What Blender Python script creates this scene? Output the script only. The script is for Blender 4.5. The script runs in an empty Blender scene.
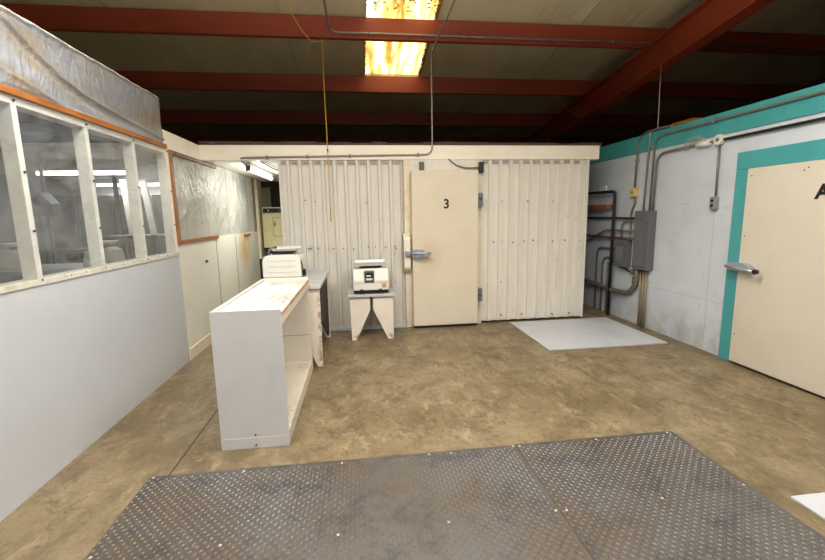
import bpy, math, random
from mathutils import Vector, Matrix
random.seed(7)
scn = bpy.context.scene
COL = scn.collection
PI = math.pi

# ------------------------------------------------------------------ camera
def cam_axes(yaw, pitch, roll):
    f = Vector((math.sin(yaw)*math.cos(pitch), math.cos(yaw)*math.cos(pitch), -math.sin(pitch)))
    r = Vector((math.cos(yaw), -math.sin(yaw), 0)); d = f.cross(r)
    c, s = math.cos(roll), math.sin(roll)
    return c*r+s*d, -s*r+c*d, f
cr, cd, cf = cam_axes(0.1211, 0.1550, 0.0187)
cam = bpy.data.objects.new('camera', bpy.data.cameras.new('camera'))
COL.objects.link(cam)
mw = Matrix((( cr.x, -cd.x, -cf.x, 0), (cr.y, -cd.y, -cf.y, 0), (cr.z, -cd.z, -cf.z, 1.5), (0, 0, 0, 1)))
cam.matrix_world = mw
cam.data.sensor_width = 36; cam.data.lens = 415/825*36; cam.data.clip_start = 0.05
scn.camera = cam

# ------------------------------------------------------------------ world, sun, lamps, exposure
w = bpy.data.worlds.new('world'); scn.world = w; w.use_nodes = True
w.node_tree.nodes['Background'].inputs[0].default_value = (0.55, 0.7, 1, 1)
w.node_tree.nodes['Background'].inputs[1].default_value = 0.6
sun = bpy.data.objects.new('sun', bpy.data.lights.new('sun', 'SUN')); COL.objects.link(sun)
sun.data.energy = 10; sun.data.angle = 0.01; sun.data.color = (1, .97, .9)
sun.rotation_euler = (math.radians(12), math.radians(10), 0)
def area(name, loc, sx, sy, power, rot=(0, 0, 0), color=(1, .985, .965)):
    l = bpy.data.lights.new(name, 'AREA'); l.shape = 'RECTANGLE'; l.size = sx; l.size_y = sy
    l.energy = power; l.color = color
    o = bpy.data.objects.new(name, l); COL.objects.link(o); o.location = loc; o.rotation_euler = rot
    return o
LAMPS = [(-.75, -0.4), (1.5, -0.4), (-.75, 2.4), (1.5, 2.4)]
LZ = 3.28
PD, PU = 68, 85
for i, (lx, ly) in enumerate(LAMPS):
    area('shop_lamp_light', (lx, ly, LZ-0.075), 1.2, 0.25, PD*(.62 if ly < 0 else 1.06))
    area('shop_lamp_uplight', (lx, ly, LZ+0.06), 1.2, 0.2, PU, (PI, 0, 0))
vs = scn.view_settings
vs.view_transform = 'Standard'; vs.look = 'None'; vs.exposure = 0.0; vs.gamma = 1; vs.use_curve_mapping = False

# ------------------------------------------------------------------ materials
def srgb(r, g, b):
    def f(c):
        c /= 255
        return c/12.92 if c <= .04045 else ((c+.055)/1.055)**2.4
    return (f(r), f(g), f(b), 1)
class Mat:
    def __init__(s, name, color=(.5, .5, .5, 1), rough=.6, metal=0, spec=.5):
        s.m = bpy.data.materials.new(name); s.m.use_nodes = True
        s.nt = s.m.node_tree; s.p = s.nt.nodes['Principled BSDF']
        s.p.inputs['Base Color'].default_value = color
        s.p.inputs['Roughness'].default_value = rough
        s.p.inputs['Metallic'].default_value = metal
        s.p.inputs['Specular IOR Level'].default_value = spec
        s.tc = s.nt.nodes.new('ShaderNodeTexCoord')
        s.col = None; s.base = color; s.h = None
    def n(s, t, **kw):
        nd = s.nt.nodes.new(t)
        for k, v in kw.items():
            if hasattr(nd, k): setattr(nd, k, v)
            else: nd.inputs[k].default_value = v
        return nd
    def L(s, a, b): s.nt.links.new(a, b)
    def coord(s, scale=(1, 1, 1), loc=(0, 0, 0)):
        m = s.n('ShaderNodeMapping'); m.inputs['Scale'].default_value = scale; m.inputs['Location'].default_value = loc
        s.L(s.tc.outputs['Object'], m.inputs[0]); return m.outputs[0]
    def noise(s, scale=5, detail=4, rough=.55, dist=0, mscale=(1, 1, 1), loc=(0, 0, 0)):
        n = s.n('ShaderNodeTexNoise'); n.inputs['Scale'].default_value = scale; n.inputs['Detail'].default_value = detail
        n.inputs['Roughness'].default_value = rough; n.inputs['Distortion'].default_value = dist
        s.L(s.coord(mscale, loc), n.inputs['Vector']); return n.outputs['Fac']
    def ramp(s, fac, *stops):
        r = s.n('ShaderNodeValToRGB'); e = r.color_ramp.elements
        while len(e) < len(stops): e.new(.5)
        for el, (p, c) in zip(e, stops):
            el.position = p; el.color = c if hasattr(c, '__len__') else (c, c, c, 1)
        s.L(fac, r.inputs[0]); return r.outputs['Color']
    def mix(s, fac, color, strength=1.0):
        """mix `color` over the current base colour where fac"""
        m = s.n('ShaderNodeMix', data_type='RGBA')
        if strength != 1.0:
            k = s.n('ShaderNodeMath', operation='MULTIPLY'); s.L(fac, k.inputs[0]); k.inputs[1].default_value = strength; fac = k.outputs[0]
        s.L(fac, m.inputs[0])
        if s.col is None: m.inputs[6].default_value = s.base
        else: s.L(s.col, m.inputs[6])
        if isinstance(color, bpy.types.NodeSocket): s.L(color, m.inputs[7])
        else: m.inputs[7].default_value = color
        s.col = m.outputs[2]; s.L(s.col, s.p.inputs['Base Color']); return s
    def mul(s, a, b):
        k = s.n('ShaderNodeMath', operation='MULTIPLY'); s.L(a, k.inputs[0]); s.L(b, k.inputs[1]); return k.outputs[0]
    def bump(s, h, dist=.002, strength=1):
        b = s.n('ShaderNodeBump'); b.inputs['Distance'].default_value = dist; b.inputs['Strength'].default_value = strength
        s.L(h, b.inputs['Height'])
        if s.h: s.L(s.h, b.inputs['Normal'])
        s.h = b.outputs[0]; s.L(s.h, s.p.inputs['Normal']); return s
    def rgh(s, fac, a, b):
        m = s.n('ShaderNodeMapRange'); s.L(fac, m.inputs[0]); m.inputs[3].default_value = a; m.inputs[4].default_value = b
        s.L(m.outputs[0], s.p.inputs['Roughness']); return s
    def sep(s):
        x = s.n('ShaderNodeSeparateXYZ'); s.L(s.tc.outputs['Object'], x.inputs[0]); return x.outputs
    def blob(s, cx, cy, cz, rx, ry, rz):
        """soft ellipsoid mask in object coordinates"""
        m = s.n('ShaderNodeMapping'); m.vector_type = 'POINT'
        m.inputs['Location'].default_value = (-cx/rx, -cy/ry, -cz/rz); m.inputs['Scale'].default_value = (1/rx, 1/ry, 1/rz)
        s.L(s.tc.outputs['Object'], m.inputs[0])
        l = s.n('ShaderNodeVectorMath', operation='LENGTH'); s.L(m.outputs[0], l.inputs[0])
        r = s.n('ShaderNodeMapRange'); s.L(l.outputs['Value'], r.inputs[0]); r.inputs[1].default_value = 1; r.inputs[2].default_value = .2
        r.inputs[3].default_value = 0; r.inputs[4].default_value = 1
        return r.outputs[0]

def M_paint(name, c, dirt=(110, 95, 75), amt=.25, rough=.5, sc=6, bump=.0006):
    m = Mat(name, c, rough)
    m.mix(m.ramp(m.noise(sc, 6, .6), (.5, 0), (.8, 1)), srgb(*dirt), amt)
    m.bump(m.noise(140, 3), bump)
    return m
def simple(name, c, rough=.5, metal=0): 
    m = Mat(name, c, rough, metal)
    m.mix(m.ramp(m.noise(30, 4), (.4, 0), (.8, 1)), tuple(x*.7 for x in c[:3])+(1,), .4)
    return m.m

# concrete
m = Mat('stained_concrete', srgb(136, 121, 95), .5)
m.mix(m.ramp(m.noise(1.0, 8, .65, .5), (.4, 0), (.62, 1)), srgb(106, 90, 63), .8)
m.mix(m.ramp(m.noise(3.4, 10, .75, .5, (1, .7, 1), (3, 1, 0)), (.47, 0), (.6, 1)), srgb(84, 70, 48), .6)
m.mix(m.ramp(m.noise(8, 10, .8, .3, (1, .5, 1), (8, 1, 0)), (.52, 0), (.64, 1)), srgb(172, 154, 120), .5)
m.mix(m.ramp(m.noise(5, 10, .8, .4, (1, 1, 1), (3, 5, 2)), (.55, 0), (.66, 1)), srgb(64, 52, 34), .6)
m.mix(m.ramp(m.noise(28, 8, .8, .6), (.5, 0), (.66, 1)), srgb(74, 62, 42), .5)
m.mix(m.ramp(m.noise(3, 8, .75, 2.5, (1, 6, 1), (1, 2, 6)), (.6, 0), (.68, 1)), srgb(70, 58, 40), .45)
m.mix(m.ramp(m.noise(60, 4, .7), (.68, 0), (.74, 1)), srgb(214, 204, 180), .5)
v = m.n('ShaderNodeTexVoronoi', feature='DISTANCE_TO_EDGE'); v.inputs['Scale'].default_value = .9
nz = m.n('ShaderNodeTexNoise'); nz.inputs['Scale'].default_value = 2.2; nz.inputs['Detail'].default_value = 6; m.L(m.tc.outputs['Object'], nz.inputs[0])
va = m.n('ShaderNodeVectorMath', operation='MULTIPLY_ADD'); m.L(nz.outputs['Color'], va.inputs[0]); va.inputs[1].default_value = (.9, .9, .9); m.L(m.tc.outputs['Object'], va.inputs[2])
m.L(va.outputs[0], v.inputs['Vector'])
m.mix(m.ramp(v.outputs['Distance'], (0, 1), (.006, 0)), srgb(70, 58, 38), .55)
m.rgh(m.noise(3, 5), .3, .65); m.bump(m.noise(40, 8, .7), .0025)
CONC = m.m
# left lower white wall
m = Mat('white_wall_paint', srgb(190, 193, 199), .45)
m.mix(m.ramp(m.noise(3, 5), (.45, 0), (.8, 1)), srgb(178, 179, 184), .35); m.bump(m.noise(70, 5, .7), .0015)
WHITE = m.m
CREAM = M_paint('cream_paint', srgb(222, 212, 192), (160, 135, 95), .35).m
STUD = M_paint('stud_paint', srgb(238, 234, 224), (175, 160, 130), .3).m
m = Mat('half_wall_paint', srgb(222, 220, 210), .4)
m.mix(m.ramp(m.noise(2.5, 6, .6), (.45, 0), (.75, 1)), srgb(206, 200, 172), .4)
m.mix(m.mul(m.blob(-1.87, 7.0, 1.05, 1, .45, .5), m.ramp(m.noise(9, 5, .6, 0, (1, 3, .5)), (.3, 0), (.55, 1))), srgb(196, 150, 40), .8)
m.mix(m.blob(-1.87, 5.2, .0, 1, .5, .35), srgb(190, 175, 130), .3)
HALF = m.m
m = Mat('fascia_paint', srgb(242, 234, 222), .4)
m.mix(m.ramp(m.noise(3, 6, .6, 0, (1, 1, 3)), (.5, 0), (.8, 1)), srgb(226, 200, 160), .4)
FASC = m.m
def corr(name, c1, c2):
    m = Mat(name, c1, .42)
    m.mix(m.ramp(m.noise(9, 5, .6, 0, (2.2, 1, .25)), (.42, 0), (.72, 1)), c2, .4)
    m.mix(m.ramp(m.noise(4, 8, .7, 0, (1, 1, .8), (5, 0, 3)), (.58, 0), (.78, 1)), srgb(140, 126, 108), .45)
    m.mix(m.ramp(m.noise(60, 3, .6), (.66, 0), (.74, 1)), srgb(120, 100, 80), .4)
    return m.m
CORR = corr('corrugated_steel_paint', srgb(212, 208, 202), srgb(190, 184, 178))
CORR2 = corr('corrugated_steel_cream', srgb(222, 217, 208), srgb(202, 194, 182))
m = Mat('cooler_door_cream', srgb(218, 208, 191), .38)
m.mix(m.ramp(m.noise(2.2, 6, .6), (.4, 0), (.75, 1)), srgb(208, 194, 171), .6)
m.mix(m.blob(-.24, -.1, 1.0, .22, .3, .3), srgb(196, 160, 110), .35)
m.mix(m.ramp(m.noise(50, 4, .7), (.66, 0), (.76, 1)), srgb(150, 120, 80), .4)
DOORC = m.m
m = Mat('cooler_door_beige', srgb(204, 197, 184), .4)
m.mix(m.ramp(m.noise(2.5, 6, .6), (.4, 0), (.75, 1)), srgb(194, 183, 164), .55)
m.mix(m.ramp(m.noise(40, 4, .7), (.68, 0), (.76, 1)), srgb(130, 105, 70), .4)
DOORA = m.m
m = Mat('teal_paint', srgb(66, 152, 156), .4)
m.mix(m.ramp(m.noise(3, 5), (.4, 0), (.8, 1)), srgb(48, 134, 138), .5)
TEAL = m.m
m = Mat('grey_wall_paint', srgb(198, 205, 216), .45)
m.mix(m.ramp(m.noise(1.3, 7, .65, .3), (.42, 0), (.72, 1)), srgb(176, 182, 192), .6)
m.mix(m.ramp(m.noise(7, 7, .7, 0, (1, 1, .5), (2, 4, 1)), (.6, 0), (.75, 1)), srgb(130, 130, 134), .4)
m.mix(m.ramp(m.noise(5, 7, .7, 0, (1, .35, 4), (2, 0, 7)), (.64, 0), (.70, 1)), srgb(116, 112, 112), .4)
m.mix(m.mul(m.blob(3.6, 3.0, .1, .5, 6, .32), m.ramp(m.noise(6, 6), (.35, 0), (.6, 1))), srgb(140, 132, 120), .45)
GREYW = m.m
m = Mat('red_primer_steel', srgb(148, 62, 36), .42)
m.mix(m.ramp(m.noise(1.2, 6, .6, 0, (1, 1, 3)), (.4, 0), (.7, 1)), srgb(122, 48, 28), .7)
m.mix(m.ramp(m.noise(20, 6, .7, 0, (.6, 1, 2)), (.66, 0), (.74, 1)), srgb(176, 110, 70), .5)
RED = m.m
m = Mat('roof_insulation', srgb(208, 196, 162), .6)
m.mix(m.ramp(m.noise(2, 6, .6, 0, (1, .5, 1)), (.4, 0), (.75, 1)), srgb(182, 168, 128), .7)
m.bump(m.noise(3, 3, .5, 0, (2.0, .25, 1)), .02)
INSU = m.m
m = Mat('skylight_fibreglass', srgb(240, 205, 120), .5)
sk_c = m.ramp(m.noise(4, 4, .55, .2, (2.6, .3, 1)), (.32, srgb(190, 160, 104)), (.5, srgb(238, 220, 170)), (.64, srgb(255, 250, 230)))
dirt = m.n('ShaderNodeMix', data_type='RGBA')
yy = m.sep()[1]; mr = m.n('ShaderNodeMapRange'); m.L(yy, mr.inputs[0]); mr.inputs[1].default_value = 5.6; mr.inputs[2].default_value = 5.2
sp = m.mul(m.mul(m.ramp(m.noise(26, 5, .7), (.5, 0), (.6, 1)), m.ramp(m.noise(5, 3, .5, 0, (3, .4, 1)), (.45, 0), (.55, 1))), mr.outputs[0])
m.L(sp, dirt.inputs[0]); m.L(sk_c, dirt.inputs[6]); dirt.inputs[7].default_value = srgb(60, 36, 12)
tr = m.n('ShaderNodeBsdfTranslucent'); m.L(dirt.outputs[2], tr.inputs[0])
m.L(tr.outputs[0], m.nt.nodes['Material Output'].inputs[0]); SKY = m.m
m = Mat('tread_plate_steel', srgb(116, 114, 113), .38, .65)
m.mix(m.ramp(m.noise(1.6, 8, .65, .6), (.42, 0), (.6, 1)), srgb(108, 96, 84), .75)
m.mix(m.ramp(m.noise(12, 7, .75, 0, (1, 1, 1), (4, 2, 0)), (.6, 0), (.7, 1)), srgb(136, 106, 76), .5)
m.mix(m.ramp(m.noise(4, 8, .75, 0, (1, 1, 1), (1, 7, 0)), (.5, 0), (.62, 1)), srgb(76, 78, 84), .6)
m.rgh(m.noise(3, 6), .3, .55)
TREAD = m.m
# grey tarp
m = Mat('grey_plastic_tarp', srgb(146, 149, 154), .36)
m.mix(m.ramp(m.noise(1.6, 7, .65, .8, (1, .5, 1.4)), (.42, 0), (.7, 1)), srgb(108, 112, 118), .7)
m.mix(m.ramp(m.noise(2.4, 7, .65, 1.0, (1, .5, 1.6), (0, 3, 2)), (.46, 0), (.6, 1)), srgb(136, 118, 92), .6)
m.mix(m.ramp(m.noise(14, 5, .7, 0, (1, 1.5, .4), (0, 5, 0)), (.66, 0), (.72, 1)), srgb(206, 210, 216), .5)
m.bump(m.noise(7, 7, .65, .9, (1, 1.3, .7)), .03)
for by, bz in ((2.75, 2.52), (3.0, 2.42), (3.3, 2.34), (3.65, 2.32), (4.05, 2.36), (4.3, 2.40), (2.6, 2.3), (2.8, 2.26)):
    m.mix(m.mul(m.blob(0, by-1.7, bz-2.2, .5, .30, .07), m.ramp(m.noise(9, 6, .7, .3, (1, .5, 1)), (.35, 0), (.6, 1))), srgb(126, 102, 68), .7)
TARP = m.m
# clear crinkled sheeting
m = Mat('clear_plastic_sheeting', srgb(232, 232, 224), .12, 0, 1)
m.mix(m.ramp(m.noise(5, 6, .6, .5, (1, 2, .5)), (.4, 0), (.7, 1)), srgb(190, 190, 176), .7)
m.bump(m.noise(14, 4, .55, 1.0), .02)
tp = m.n('ShaderNodeBsdfTransparent'); tp.inputs[0].default_value = (.95, .95, .9, 1)
tl = m.n('ShaderNodeBsdfTranslucent'); tl.inputs[0].default_value = srgb(236, 236, 226)
m3 = m.n('ShaderNodeMixShader'); m3.inputs[0].default_value = .3; m.L(m.p.outputs[0], m3.inputs[1]); m.L(tl.outputs[0], m3.inputs[2])
mx = m.n('ShaderNodeMixShader'); mx.inputs[0].default_value = .8
m.L(tp.outputs[0], mx.inputs[1]); m.L(m3.outputs[0], mx.inputs[2]); m.L(mx.outputs[0], m.nt.nodes['Material Output'].inputs[0])
FILM = m.m
m = Mat('plexiglass', srgb(200, 205, 210), .25)
tp = m.n('ShaderNodeBsdfTransparent'); tp.inputs[0].default_value = (.95, .96, .96, 1)
gl = m.n('ShaderNodeBsdfGlossy'); gl.inputs['Roughness'].default_value = .03
b = m.n('ShaderNodeBump'); b.inputs['Distance'].default_value = .01; m.L(m.noise(3, 3, .5, .3), b.inputs['Height']); m.L(b.outputs[0], gl.inputs['Normal'])
lw = m.n('ShaderNodeLayerWeight'); pw5 = m.n('ShaderNodeMath', operation='POWER'); m.L(lw.outputs['Facing'], pw5.inputs[0]); pw5.inputs[1].default_value = 4
lw.inputs['Blend'].default_value = .5
fr = m.n('ShaderNodeMath', operation='MULTIPLY_ADD'); m.L(pw5.outputs[0], fr.inputs[0]); fr.inputs[1].default_value = .5; fr.inputs[2].default_value = .03
m1 = m.n('ShaderNodeMixShader'); m.L(fr.outputs[0], m1.inputs[0]); m.L(tp.outputs[0], m1.inputs[1]); m.L(gl.outputs[0], m1.inputs[2])
m2 = m.n('ShaderNodeMixShader'); m.L(m.ramp(m.noise(2.5, 6, .6, 1.2, (1, 1, 2)), (.35, .03), (.7, .13)), m2.inputs[0]); m.L(m1.outputs[0], m2.inputs[1]); m.L(m.p.outputs[0], m2.inputs[2])
m.L(m2.outputs[0], m.nt.nodes['Material Output'].inputs[0]); PLEXI = m.m
def wood(name, a, b_, sc=(1, .12, 1)):
    m = Mat(name, a, .5); m.mix(m.ramp(m.noise(30, 6, .6, .5, sc), (.4, 0), (.65, 1)), b_, .8); return m.m
OWOOD = wood('stained_orange_wood', srgb(160, 98, 46), srgb(112, 64, 28))
OWOODX = wood('stained_orange_wood_upright', srgb(150, 96, 56), srgb(108, 64, 34), (1, 1, .12))
DWOOD = wood('old_dark_wood', srgb(110, 84, 60), srgb(66, 46, 32))
def emis(name, c, s):
    m = Mat(name, c); m.p.inputs['Emission Color'].default_value = c; m.p.inputs['Emission Strength'].default_value = s; return m.m
TUBE = emis('fluorescent_tube', (1, .98, .92, 1), 7)
TUBE2 = emis('fluorescent_tube_dim', (.95, .98, 1, 1), 6)
CHROME = simple('worn_chrome', srgb(168, 174, 186), .34, .55)
GALV = simple('galvanised_conduit', srgb(150, 148, 144), .42, .6)
DGALV = simple('dull_dark_conduit', srgb(122, 118, 112), .45, .4)
BLACKP = simple('black_iron_pipe', srgb(34, 31, 31), .5, .2)
BLACK = simple('black_plastic', srgb(22, 22, 26), .45)
PANELG = simple('electrical_panel_grey', srgb(98, 100, 104), .45)
YEL = simple('yellowed_box_plastic', srgb(206, 186, 124), .5)
YCORD = simple('yellow_cord', srgb(206, 164, 50), .5)
WPLAS = M_paint('white_enamel', srgb(226, 224, 218), (180, 166, 136), .2, .3).m
TRAYM = simple('scale_tray_metal', srgb(226, 226, 228), .38, .15)
DRYERM = simple('almond_enamel', srgb(238, 232, 182), .3)
DARK = simple('dark_brown_board', srgb(66, 52, 40), .7)
SHADEW = simple('roof_steel_dark', srgb(70, 64, 60), .7)
LETTER = Mat('black_lettering', srgb(16, 16, 18), .5).m
def boardmat(name, c, rust, masks, amt=.8):
    m = Mat(name, c, .45)
    m.mix(m.ramp(m.noise(4, 6, .6), (.45, 0), (.75, 1)), tuple(x*.82 for x in c[:3])+(1,), .6)
    m.mix(m.ramp(m.noise(45, 4, .7), (.64, 0), (.72, 1)), srgb(120, 90, 60), .4)
    for bb, sc in masks:
        m.mix(m.mul(m.blob(*bb), m.ramp(m.noise(sc, 6, .7), (.46, 0), (.54, 1))), rust, amt)
    return m.m

# ------------------------------------------------------------------ mesh helpers
def fillet(pts, r, n=5):
    pts = [Vector(p) for p in pts]; out = [pts[0]]
    for i in range(1, len(pts)-1):
        a, b, c = pts[i-1], pts[i], pts[i+1]
        u, v_ = (a-b), (c-b); rr = min(r, u.length*.48, v_.length*.48)
        p, q = b+u.normalized()*rr, b+v_.normalized()*rr
        for k in range(n+1):
            t = k/n; out.append(p*(1-t)**2+b*2*t*(1-t)+q*t*t)
    out.append(pts[-1]); return out
class MB:
    def __init__(s): s.v = []; s.f = []; s.sm = []
    def add(s, vs, fs, smooth=False):
        o = len(s.v); s.v += [Vector(p) for p in vs]; s.f += [[i+o for i in f] for f in fs]; s.sm += [smooth]*len(fs); return s
    def box(s, x0, x1, y0, y1, z0, z1):
        x0, x1 = sorted((x0, x1)); y0, y1 = sorted((y0, y1)); z0, z1 = sorted((z0, z1))
        return s.add([(x0,y0,z0),(x1,y0,z0),(x1,y1,z0),(x0,y1,z0),(x0,y0,z1),(x1,y0,z1),(x1,y1,z1),(x0,y1,z1)],
                     [(3,2,1,0),(4,5,6,7),(0,1,5,4),(1,2,6,5),(2,3,7,6),(3,0,4,7)])
    def prism(s, pts, axis, a, b, smooth=False):
        """closed 2D outline extruded along axis; pts in the other two coordinates in order"""
        def P(p, t):
            return {'x': (t, p[0], p[1]), 'y': (p[0], t, p[1]), 'z': (p[0], p[1], t)}[axis]
        n = len(pts); vs = [P(p, a) for p in pts]+[P(p, b) for p in pts]
        o = len(s.v); s.add(vs, [(i, (i+1) % n, n+(i+1) % n, n+i) for i in range(n)], smooth)
        s.add([], []); s.f += [[o+i for i in range(n)][::-1], [o+n+i for i in range(n)]]; s.sm += [False, False]
        return s
    def tube(s, pts, r, seg=8, fil=0, caps=True):
        pts = fillet(pts, fil) if fil else [Vector(p) for p in pts]
        rings = []; up = None
        for i, p in enumerate(pts):
            t = (pts[min(i+1, len(pts)-1)]-pts[max(i-1, 0)]).normalized()
            if up is None: up = t.orthogonal().normalized()
            up = (up-t*up.dot(t)).normalized(); sd = t.cross(up)
            rr = r(i/(len(pts)-1)) if callable(r) else r
            rings.append([p+(up*math.cos(2*PI*k/seg)+sd*math.sin(2*PI*k/seg))*rr for k in range(seg)])
        vs = [q for rg in rings for q in rg]; fs = []
        for i in range(len(rings)-1):
            for k in range(seg):
                a = i*seg+k; b_ = i*seg+(k+1) % seg; fs.append((a, b_, b_+seg, a+seg))
        o = len(s.v); s.add(vs, fs, True)
        if caps: s.f += [[o+k for k in range(seg)][::-1], [o+(len(rings)-1)*seg+k for k in range(seg)]]; s.sm += [False, False]
        return s
    def cyl(s, p, q, r, seg=16): return s.tube([p, q], r, seg)
    def dome(s, c, r, h, seg=8):
        c = Vector(c); vs = []; 
        for j, (rr, hh) in enumerate([(1, 0), (.8, .6), (.4, .95)]):
            vs += [c+Vector((math.cos(2*PI*k/seg)*r*rr, math.sin(2*PI*k/seg)*r*rr, h*hh)) for k in range(seg)]
        vs.append(c+Vector((0, 0, h))); fs = []
        for j in range(2):
            for k in range(seg): a = j*seg+k; b_ = j*seg+(k+1) % seg; fs.append((a, b_, b_+seg, a+seg))
        for k in range(seg): fs.append((2*seg+k, 2*seg+(k+1) % seg, 3*seg))
        return s.add(vs, fs, True)
    def build(s, name, mat, parent=None, bevel=0, base=None, solid=0):
        me = bpy.data.meshes.new(name)
        if parent is None:
            base = Vector(base) if base else Vector((0, 0, 0)); off = base
        else:
            base = Vector((0, 0, 0)); off = parent.get('_w') and Vector(parent['_w']) or Vector((0, 0, 0))
        me.from_pydata([tuple(p-off) for p in s.v], [], s.f); me.update()
        for p, q in zip(me.polygons, s.sm): p.use_smooth = q
        me.materials.append(mat)
        o = bpy.data.objects.new(name, me); COL.objects.link(o)
        if parent is None: o.location = base
        else: o.parent = parent
        o['_w'] = tuple(off)
        if solid:
            md = o.modifiers.new('thick', 'SOLIDIFY'); md.thickness = solid; md.offset = 0
        if bevel:
            md = o.modifiers.new('bevel', 'BEVEL'); md.width = bevel; md.segments = 3; md.limit_method = 'ANGLE'; md.angle_limit = .6
            md.harden_normals = False
        return o
def box(*a): return MB().box(*a)
def tag(o, label, cat, group=None):
    o['label'] = label; o['category'] = cat
    if group: o['group'] = group
    return o
def thing(name, label, cat, loc=(0, 0, 0), group=None):
    o = bpy.data.objects.new(name, None); COL.objects.link(o); o.location = loc; o['_w'] = tuple(loc)
    o.empty_display_size = .1
    return tag(o, label, cat, group) if label else o
def struct(o, label=None, cat='structure'):
    o['kind'] = 'structure'
    if label: o['label'] = label; o['category'] = cat
    return o
def text(body, size, loc, rot, mat, parent, name, ext=.002, bold=.0):
    c = bpy.data.curves.new(name, 'FONT'); c.body = body; c.size = size; c.extrude = ext; c.offset = bold
    c.align_x = 'CENTER'; c.align_y = 'CENTER'
    t = bpy.data.objects.new('tmp', c); COL.objects.link(t)
    dg = bpy.context.evaluated_depsgraph_get(); dg.update()
    me = bpy.data.meshes.new_from_object(t.evaluated_get(dg)); bpy.data.objects.remove(t)
    me.materials.clear(); me.materials.append(mat)
    o = bpy.data.objects.new(name, me); COL.objects.link(o); o.parent = parent
    o.location = Vector(loc)-Vector(parent['_w']); o.rotation_euler = rot; o['_w'] = tuple(loc)
    return o

# ================================================================== SETTING
LX, RX, BY = -1.87, 3.63, 5.45
struct(box(-8, 8, -5, 12.6, -.12, 0).build('floor', CONC), 'brown stained bare concrete floor of the warehouse', 'floor')
jt = MB().box(-1.187, -1.178, 2.42, 12, .0, .0012).build('trim_1', simple('joint_filler', srgb(66, 54, 38), .8))
struct(jt, 'thin dark saw joint running away across the concrete left of the open cabinet', 'floor joint')

# roof deck, z = 4.5 - .12 y ; skylight strip x .15 - 1.0, y < 6.93
def rz(y): return 4.5-.12*y
def deck(x0, x1, y0, y1, t=.10):
    return [(x0, y0, rz(y0)), (x1, y0, rz(y0)), (x1, y1, rz(y1)), (x0, y1, rz(y1)),
            (x0, y0, rz(y0)+t), (x1, y0, rz(y0)+t), (x1, y1, rz(y1)+t), (x0, y1, rz(y1)+t)]
BF = [(3,2,1,0),(4,5,6,7),(0,1,5,4),(1,2,6,5),(2,3,7,6),(3,0,4,7)]
SX0, SX1, SY = .155, 1.0, 6.95
ce = MB()
for xx in (-8, -6.3, -4.5, -2.7): 
    x2 = {-8: -6.3, -6.3: -4.5, -4.5: -2.7, -2.7: -.84}[xx]
    ce.add(deck(xx, x2, -5, 12.6), BF)
ce.add(deck(-.84, SX0, -5, 12.6), BF); ce.add(deck(SX0, SX1, SY, 12.6), BF)
for a, b_ in ((SX1, 2.85), (2.85, 4.7), (4.7, 6.4), (6.4, 8)): ce.add(deck(a, b_, -5, 12.6), BF)
roof = struct(ce.build('ceiling', INSU), 'off white insulated roof deck sloping away between red purlins', 'ceiling')
# lapped insulation seams
sm = MB()
for sx in (-6.3, -4.5, -2.7, -.84, 2.85, 4.7, 6.4):
    sm.add([(sx-.012, 0, rz(0)-.012), (sx+.012, 0, rz(0)-.012), (sx+.012, 12.5, rz(12.5)-.012), (sx-.012, 12.5, rz(12.5)-.012),
            (sx-.012, 0, rz(0)+.01), (sx+.012, 0, rz(0)+.01), (sx+.012, 12.5, rz(12.5)+.01), (sx-.012, 12.5, rz(12.5)+.01)], BF)
sm.build('insulation_seam', simple('seam_tape', srgb(186, 178, 156), .6), roof)
# ragged insulation edge around the skylight
rg = MB(); yy = 1.0; 
while yy < SY:
    d = random.uniform(.008, .05); wdt = random.uniform(-.005, .03)
    rg.add([(SX1-wdt, yy, rz(yy)-.012), (SX1+.02, yy, rz(yy)-.012), (SX1+.02, yy+d, rz(yy+d)-.012), (SX1-wdt*random.uniform(.3, 1), yy+d, rz(yy+d)-.012),
            (SX1-wdt, yy, rz(yy)), (SX1+.02, yy, rz(yy)), (SX1+.02, yy+d, rz(yy+d)), (SX1-wdt, yy+d, rz(yy+d))], BF)
    if random.random() < .6:
        w2 = random.uniform(0, .012)
        rg.add([(SX0, yy, rz(yy)-.012), (SX0+w2, yy, rz(yy)-.012), (SX0+w2, yy+d, rz(yy+d)-.012), (SX0, yy+d, rz(yy+d)-.012),
                (SX0, yy, rz(yy)), (SX0+w2, yy, rz(yy)), (SX0+w2, yy+d, rz(yy+d)), (SX0, yy+d, rz(yy+d))], BF)
    yy += d
rg.build('torn_insulation_edge', simple('torn_insulation', srgb(150, 110, 60), .8), roof)
sk = MB().add([(SX0-.03, -1, rz(-1)+.04), (SX1+.03, -1, rz(-1)+.04), (SX1+.03, SY, rz(SY)+.04), (SX0-.03, SY, rz(SY)+.04),
               (SX0-.03, -1, rz(-1)+.044), (SX1+.03, -1, rz(-1)+.044), (SX1+.03, SY, rz(SY)+.044), (SX0-.03, SY, rz(SY)+.044)], BF)
sk = MB().add([(SX0, -1, rz(-1)+.04), (SX1, -1, rz(-1)+.04), (SX1, SY, rz(SY)+.04), (SX0, SY, rz(SY)+.04)], [(0, 1, 2, 3)])
struct(sk.build('window_1', SKY, solid=.003), 'yellowed translucent fibreglass skylight glowing between the red purlins', 'skylight')

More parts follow.
